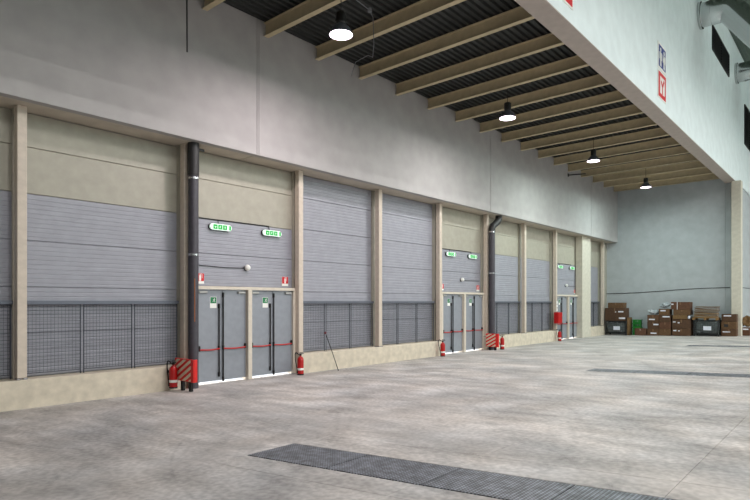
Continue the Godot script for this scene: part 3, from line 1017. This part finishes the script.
func extinguisher(at: Vector3, label: String):
	var t := thing("fire_extinguisher", label, "extinguisher", at + Vector3(0, floor_y(at.x), 0), "fire extinguishers along the dock wall")
	part(t, "cylinder", lathe([Vector2(0, 0.0), Vector2(0.07, 0.0), Vector2(0.08, 0.012), Vector2(0.08, 0.37), Vector2(0.072, 0.41), Vector2(0.045, 0.445), Vector2(0.022, 0.455), Vector2(0.022, 0.475), Vector2(0, 0.475)], 22), M.red)
	if at.y > 0.0:
		part(t, "wall_bracket", box(Vector3(0.09, 0.05, 0.10), 0.004), M.rubber, Vector3(-0.123, 0.33, 0))
	part(t, "paper_band", lathe([Vector2(0.0805, 0.12), Vector2(0.0812, 0.122), Vector2(0.0812, 0.17), Vector2(0.0805, 0.172)], 22), M.signwhite)
	part(t, "foot_ring", lathe([Vector2(0.078, 0.0), Vector2(0.083, 0.002), Vector2(0.083, 0.03), Vector2(0.079, 0.032)], 22), M.rubber)
	var st := new_st()
	add_box(st, Vector3(0, 0.495, 0), Vector3(0.045, 0.04, 0.045), 0.006)
	add_box(st, Vector3(0.03, 0.525, 0.0), Vector3(0.13, 0.014, 0.024), 0.003)
	add_box(st, Vector3(0.03, 0.555, 0.0), Vector3(0.12, 0.012, 0.024), 0.003)
	part(t, "valve", st.commit(), M.black)
	var pts := []
	for k in 11:
		var u := k / 10.0
		pts.append(Vector3(-0.03 - 0.11 * sin(u * PI), 0.50 + 0.08 * sin(u * PI * 1.3) - 0.30 * u * u, 0.03 + 0.05 * u))
	part(t, "hose", tube(pts, 0.011, 7), M.rubber)
	part(t, "nozzle", tube([pts[10], pts[10] + Vector3(0.01, -0.09, 0)], [0.012, 0.02], 8), M.rubber)

func exit_light(at: Vector3, label: String):
	var t := thing("exit_light", label, "exit sign", at, "lit exit signs over the doors")
	# rounded long body: capsule profile in y-z, pulled forward in x
	var pts := []
	for k in 9:
		var a := PI / 2 + PI * k / 8.0
		pts.append(Vector2(-0.215 + 0.075 * cos(a), 0.075 * sin(a)))
	for k in 9:
		var a := -PI / 2 + PI * k / 8.0
		pts.append(Vector2(0.215 + 0.075 * cos(a), 0.075 * sin(a)))
	var small := []
	for p in pts:
		small.append(p * Vector2(0.985, 0.92))
	part(t, "housing", extrude(pts, 0.05), M.dark, Vector3(0.0, 0, 0), Vector3(0, -90, 0))
	part(t, "diffuser", extrude(small, 0.035), M.exitwhite, Vector3(0.05, 0, 0), Vector3(0, -90, 0))
	var x := 0.087
	var gm := box(Vector3(0.003, 0.105, 0.108), 0.0)
	for k in 3:
		var g := part(t, "green_field", gm, M.exitgreen, Vector3(x, 0, 0.15 - 0.125 * k))
		if k == 1:
			running_man(g, Vector3(0.002, 0, 0), 0.07, M.exitwhite)
		else:
			var st := new_st()
			for w in ([[0.0, 0.0, 0.04, 0.010], [0.0, -0.010, 0.012, 0.03]] if k == 0 else [[0.0, 0.0, 0.015, 0.045]]):
				add_box(st, Vector3(0.002, w[1], w[0]), Vector3(0.002, w[3], w[2]))
			part(g, "mark", st.commit(), M.exitwhite)
	part(t, "green_field", box(Vector3(0.003, 0.10, 0.05), 0.0), M.exitgreen, Vector3(x, 0, -0.235))

func fire_sign(at: Vector3, label: String):
	var t := thing("fire_sign", label, "sign", at, "extinguisher signs above the doors")
	part(t, "plate", box(Vector3(0.008, 0.23, 0.20), 0.0), M.signwhite, Vector3(0.004, 0, 0))
	part(t, "red_field", box(Vector3(0.004, 0.17, 0.195), 0.0), M.signred, Vector3(0.008, 0.028, 0))
	var st := new_st()
	add_box(st, Vector3(0.011, 0.01, 0.0), Vector3(0.002, 0.12, 0.048))
	add_box(st, Vector3(0.011, 0.085, 0.0), Vector3(0.002, 0.02, 0.022))
	add_box(st, Vector3(0.011, 0.098, -0.02), Vector3(0.002, 0.008, 0.06))
	add_box(st, Vector3(0.011, 0.05, -0.048), Vector3(0.002, 0.09, 0.01))
	part(t, "extinguisher_mark", st.commit(), M.signwhite)

# ------------------------------------------------------------------ goods stacked at the end wall
func carton(x0: float, x1: float, y0: float, y1: float, z: float, depth: float, m: int, label: String, marks := [], turn := 0.0) -> Node3D:
	var w := x1 - x0
	var h := y1 - y0
	var t := thing("cardboard_box", label, "box", Vector3((x0 + x1) / 2, y0, z - depth / 2), "cardboard boxes at the end wall")
	t.rotation_degrees.y = turn
	part(t, "body", box(Vector3(w, h - 0.004, depth), 0.012), M["card%d" % m], Vector3(0, h / 2, 0))
	part(t, "tape", box(Vector3(0.06, h * 0.35, 0.003), 0.0), M.tape, Vector3(0, h * 0.83 - 0.012, depth / 2 + 0.001))
	part(t, "top_flap", box(Vector3(w * 0.98, 0.006, depth * 0.485), 0.002), M["card%d" % m], Vector3(0, h - 0.001, depth * 0.248))
	part(t, "top_flap", box(Vector3(w * 0.98, 0.006, depth * 0.485), 0.002), M["card%d" % m], Vector3(0, h - 0.001, -depth * 0.248))
	for k in marks:      # u centre, v centre, width, height as shares of the face
		part(t, "paper_label", box(Vector3(k[2] * w, k[3] * h, 0.003), 0.0), M.paper, Vector3((k[0] - 0.5) * w, k[1] * h, depth / 2 + 0.002))
	return t

func wrapped_bin(x0: float, x1: float, y0: float, y1: float, z: float, label: String):
	var w := x1 - x0
	var h := y1 - y0
	var d := 0.75
	var t := thing("wire_container", label, "container", Vector3((x0 + x1) / 2, y0, z - d / 2), "wrapped wire containers")
	for sx in [-1.0, 1.0]:
		for sz in [-1.0, 1.0]:
			part(t, "post", box(Vector3(0.05, h, 0.05), 0.006), M.dark, Vector3(sx * (w / 2 - 0.025), h / 2, sz * (d / 2 - 0.025)))
	for y in [0.12, h - 0.02]:
		var st := new_st()
		for sz in [-1.0, 1.0]:
			add_box(st, Vector3(0, y, sz * (d / 2 - 0.025)), Vector3(w - 0.1, 0.035, 0.03), 0.004)
		for sx in [-1.0, 1.0]:
			add_box(st, Vector3(sx * (w / 2 - 0.025), y, 0), Vector3(0.03, 0.035, d - 0.1), 0.004)
		part(t, "rim", st.commit(), M.dark)
	var wm := new_st()
	var x := -w / 2 + 0.1
	while x < w / 2 - 0.06:
		add_box(wm, Vector3(x, h / 2 + 0.05, d / 2 - 0.02), Vector3(0.008, h - 0.16, 0.008))
		x += 0.1
	var yy := 0.22
	while yy < h - 0.05:
		add_box(wm, Vector3(0, yy, d / 2 - 0.02), Vector3(w - 0.1, 0.008, 0.008))
		yy += 0.1
	part(t, "wire_side", wm.commit(), M.dark).set_meta("kind", "stuff")
	# crumpled film over the goods inside
	part(t, "film_wrap", crumple(Vector3(w - 0.10, h - 0.20, d - 0.12), 0.035, 17 + int(w * 100.0)), M.film, Vector3(0, 0.15 + (h - 0.20) / 2, 0))
	part(t, "paper_label", box(Vector3(0.34, 0.20, 0.003), 0.0), M.paper, Vector3(0.05, h * 0.50, d / 2 + 0.004))

func crumple(s: Vector3, amp: float, seed_: int, round_ := 0.35) -> ArrayMesh:
	# a soft box with creased sides
	var f := FastNoiseLite.new()
	f.seed = seed_
	f.frequency = 2.3
	f.fractal_octaves = 3
	var st := new_st()
	var n := 14
	var pt := func(u: Vector3) -> Vector3:
		var p := u.lerp(u.normalized() * 1.1, round_)
		p *= s * 0.5
		return p + u.normalized() * f.get_noise_3d(p.x * 2.0, p.y * 2.0, p.z * 2.0) * amp * 2.0
	for ax in 3:
		for sg in [-1.0, 1.0]:
			for i in n:
				for j in n:
					var q := []
					for k in [[0, 0], [1, 0], [1, 1], [0, 1]]:
						var u := Vector3.ZERO
						u[ax] = sg
						u[(ax + 1) % 3] = (i + k[0]) * 2.0 / n - 1.0
						u[(ax + 2) % 3] = (j + k[1]) * 2.0 / n - 1.0
						q.append(pt.call(u))
					var o: Vector3 = q[0] + q[2]
					quad(st, q[0], q[1], q[2], q[3], o)
	return st.commit()

func crate(at: Vector3, label: String):
	var t := thing("plastic_crate", label, "crate", at, "green crates in a stack")
	var w := 0.46
	var d := 0.34
	var h := 0.205
	part(t, "base", box(Vector3(w - 0.04, 0.02, d - 0.04), 0.004), M.green, Vector3(0, 0.012, 0))
	part(t, "rim", ring_box(w, d, 0.04, 0.03), M.green, Vector3(0, h - 0.02, 0))
	part(t, "lower_band", ring_box(w - 0.05, d - 0.05, 0.06, 0.015), M.green, Vector3(0, 0.035, 0))
	for sx in [-1.0, 0.0, 1.0]:
		for sz in [-1.0, 1.0]:
			part(t, "side_post", box(Vector3(0.07 if sx != 0.0 else 0.05, h - 0.05, 0.02), 0.003), M.green, Vector3(sx * (w / 2 - 0.075), h / 2, sz * (d / 2 - 0.035)))
	for sx in [-1.0, 1.0]:
		part(t, "end_wall", box(Vector3(0.015, h - 0.05, d - 0.07), 0.003), M.green, Vector3(sx * (w / 2 - 0.035), h / 2, 0))

func ring_box(w: float, d: float, h: float, th: float) -> ArrayMesh:
	var st := new_st()
	for s in [-1.0, 1.0]:
		add_box(st, Vector3(0, 0, s * (d / 2 - th / 2)), Vector3(w, h, th), 0.003)
		add_box(st, Vector3(s * (w / 2 - th / 2), 0, 0), Vector3(th, h, d - 2 * th), 0.003)
	return st.commit()

func sheets(x0: float, x1: float, y0: float, y1: float, z: float, m: Material, label: String, seed_: int):
	# flattened cartons in a loose pile
	var r := RandomNumberGenerator.new()
	r.seed = seed_
	var t := thing("flattened_cartons", label, "cardboard", Vector3((x0 + x1) / 2, y0, z - 0.36), "piles of flattened cartons")
	var n := 6
	var step := (y1 - y0) / n
	for k in n:
		var w := (x1 - x0) * r.randf_range(0.86, 1.0)
		var st := new_st()
		# bent sheet: three strips with raised ends
		var bend := r.randf_range(-0.35, 0.35) * step
		var pts := []
		var top := []
		for i in 7:
			var u := i / 6.0
			var y := step * 0.25 + bend * sin(u * 5.0 + k)
			pts.append(Vector2((u - 0.5) * w, y))
			top.append(Vector2((u - 0.5) * w, y + step * 0.55))
		top.reverse()
		pts.append_array(top)
		add_extrude(st, PackedVector2Array(pts), 0.66 * r.randf_range(0.88, 1.0), Vector3(r.randf_range(-0.03, 0.03), k * step, 0.34))
		part(t, "sheet", st.commit(), [m, M.kraft, M.card3, M.card1][r.randi() % 4], Vector3.ZERO, Vector3(0, r.randf_range(-3, 3), 0))

func stores():
	var z := -31.45
	var fy := func(x: float) -> float: return floor_y(x)
	wrapped_bin(-10.62, -9.52, fy.call(-10.0) - 0.005, 0.78, z, "dark film-wrapped wire container under boxes in the left corner")
	carton(-10.66, -9.60, 0.785, 1.48, z - 0.02, 0.72, 2, "large brown box on the film-wrapped container in the corner", [[0.80, 0.72, 0.26, 0.10], [0.86, 0.22, 0.30, 0.12], [0.55, 0.70, 0.05, 0.08]])
	carton(-10.50, -9.70, 1.485, 1.77, z - 0.05, 0.6, 1, "topmost flat brown box in the left corner stack")
	carton(-9.51, -9.39, fy.call(-9.4) + 0.0, 0.98, z - 0.06, 0.5, 3, "narrow tall brown box standing right of the corner container")
	for k in 4:
		crate(Vector3(-9.10, fy.call(-9.0) + k * 0.205, z - 0.48), ["bottom", "second lowest", "second highest", "topmost"][k] + " green plastic crate of the small stack")
	carton(-9.06, -8.53, fy.call(-8.8), 0.42, z + 0.12, 0.34, 4, "low reddish-brown box in front of the green crates", [[0.5, 0.8, 0.1, 0.05]])
	# block of boxes left of the middle
	var ys := [0.06, 0.42, 0.78, 1.13]
	carton(-8.48, -7.92, fy.call(-8.2), ys[1], z, 0.6, 0, "bottom left box with white print in the broad stack", [[0.55, 0.35, 0.5, 0.18]])
	carton(-7.91, -7.36, fy.call(-7.6), ys[1], z, 0.6, 1, "bottom right plain box in the broad stack")
	carton(-8.48, -7.92, ys[1] + 0.003, ys[2], z, 0.6, 2, "middle left box with white print in the broad stack", [[0.75, 0.62, 0.45, 0.2]])
	carton(-7.91, -7.36, ys[1] + 0.003, ys[2], z, 0.6, 4, "middle right plain box in the broad stack")
	carton(-8.48, -7.92, ys[2] + 0.003, ys[3], z, 0.6, 0, "top left box with white print in the broad stack", [[0.4, 0.35, 0.5, 0.18]])
	carton(-7.91, -7.36, ys[2] + 0.003, ys[3], z, 0.6, 2, "top right box with white label in the broad stack", [[0.6, 0.78, 0.6, 0.18]])
	carton(-7.93, -7.43, ys[3] + 0.003, 1.45, z - 0.03, 0.5, 1, "single box with white label on top of the broad stack", [[0.4, 0.72, 0.5, 0.2]])
	var fl := thing("plastic_film", "crumpled clear plastic film heaped on the broad box stack", "film", Vector3(-8.22, ys[3] + 0.155, z - 0.35))
	part(fl, "heap", crumple(Vector3(0.44, 0.20, 0.42), 0.06, 31, 0.6), M.filmwhite)
	var fl2 := thing("plastic_film", "crumpled plastic film draped behind the single top box", "film", Vector3(-7.70, 1.66, z - 0.28))
	part(fl2, "heap", crumple(Vector3(0.46, 0.20, 0.30), 0.06, 37, 0.6), M.filmwhite)
	# tall column of boxes
	carton(-7.30, -6.46, fy.call(-6.9), 0.46, z, 0.62, 0, "bottom box of the tall middle stack", [[0.15, 0.72, 0.16, 0.14], [0.38, 0.70, 0.1, 0.12]])
	carton(-7.30, -6.46, 0.463, 0.94, z, 0.62, 2, "second box of the tall middle stack", [[0.12, 0.7, 0.14, 0.1], [0.36, 0.62, 0.1, 0.12]])
	carton(-7.27, -6.62, 0.943, 1.15, z + 0.03, 0.62, 3, "pale flat open box in the tall middle stack")
	carton(-7.25, -6.48, 1.153, 1.425, z - 0.02, 0.6, 1, "brown box under the topmost of the tall middle stack")
	carton(-7.36, -6.50, 1.428, 1.81, z - 0.02, 0.62, 4, "topmost box with white strap in the tall middle stack", [[0.34, 0.5, 0.03, 1.0], [0.08, 0.7, 0.12, 0.16]])
	var bag := thing("plastic_bag", "small white plastic bag stuck in the tall middle stack", "bag", Vector3(-6.54, 1.05, z - 0.10))
	part(bag, "sack", crumple(Vector3(0.11, 0.15, 0.14), 0.012, 43, 0.7), M.paper)
	# container with flattened cartons
	wrapped_bin(-6.33, -5.24, fy.call(-5.8), 0.92, z, "dark film-wrapped wire container under the flattened cartons")
	var pl := thing("wooden_pallet", "wooden pallet between the container and the flattened cartons", "pallet", Vector3(-5.84, 0.922, z - 0.38))
	for k in 5:
		part(pl, "deck_board", box(Vector3(1.14, 0.02, 0.11), 0.002), M.wood, Vector3(0, 0.095, -0.30 + 0.15 * k))
	for k in 3:
		part(pl, "bearer", box(Vector3(0.10, 0.085, 0.72), 0.003), M.wood, Vector3(-0.5 + 0.5 * k, 0.0425, 0))
	sheets(-6.36, -5.28, 1.03, 1.32, z - 0.01, M.wood, "lower loose pile of flattened cartons on the pallet", 51)
	sheets(-6.34, -5.26, 1.325, 1.60, z - 0.03, M.card3, "upper loose pile of flattened cartons on the pallet", 57)
	# boxes at the column
	carton(-5.20, -4.56, fy.call(-5.0), 0.50, z - 0.3, 0.5, 0, "bottom box with white print left of the corner column", [[0.35, 0.6, 0.5, 0.12]])
	var hb := carton(-5.20, -4.56, 0.503, 0.85, z - 0.3, 0.5, 1, "middle box with a dark hand hole left of the column")
	part(hb, "hand_hole", box(Vector3(0.18, 0.13, 0.004), 0.0), M.dark, Vector3(-0.11, 0.16, 0.252))
	carton(-5.18, -4.56, 0.853, 1.22, z - 0.3, 0.5, 2, "top box with white print left of the corner column", [[0.4, 0.78, 0.5, 0.14]])
	carton(-4.46, -4.12, fy.call(-4.3), 0.56, -32.5, 0.45, 4, "small box with white print right of the corner column", [[0.5, 0.8, 0.7, 0.16]])
	var wp := thing("crumpled_paper", "crumpled brown paper on the box right of the column", "paper", Vector3(-4.28, 0.86, -32.7))
	part(wp, "heap", crumple(Vector3(0.34, 0.44, 0.34), 0.07, 61, 0.5), M.card3)
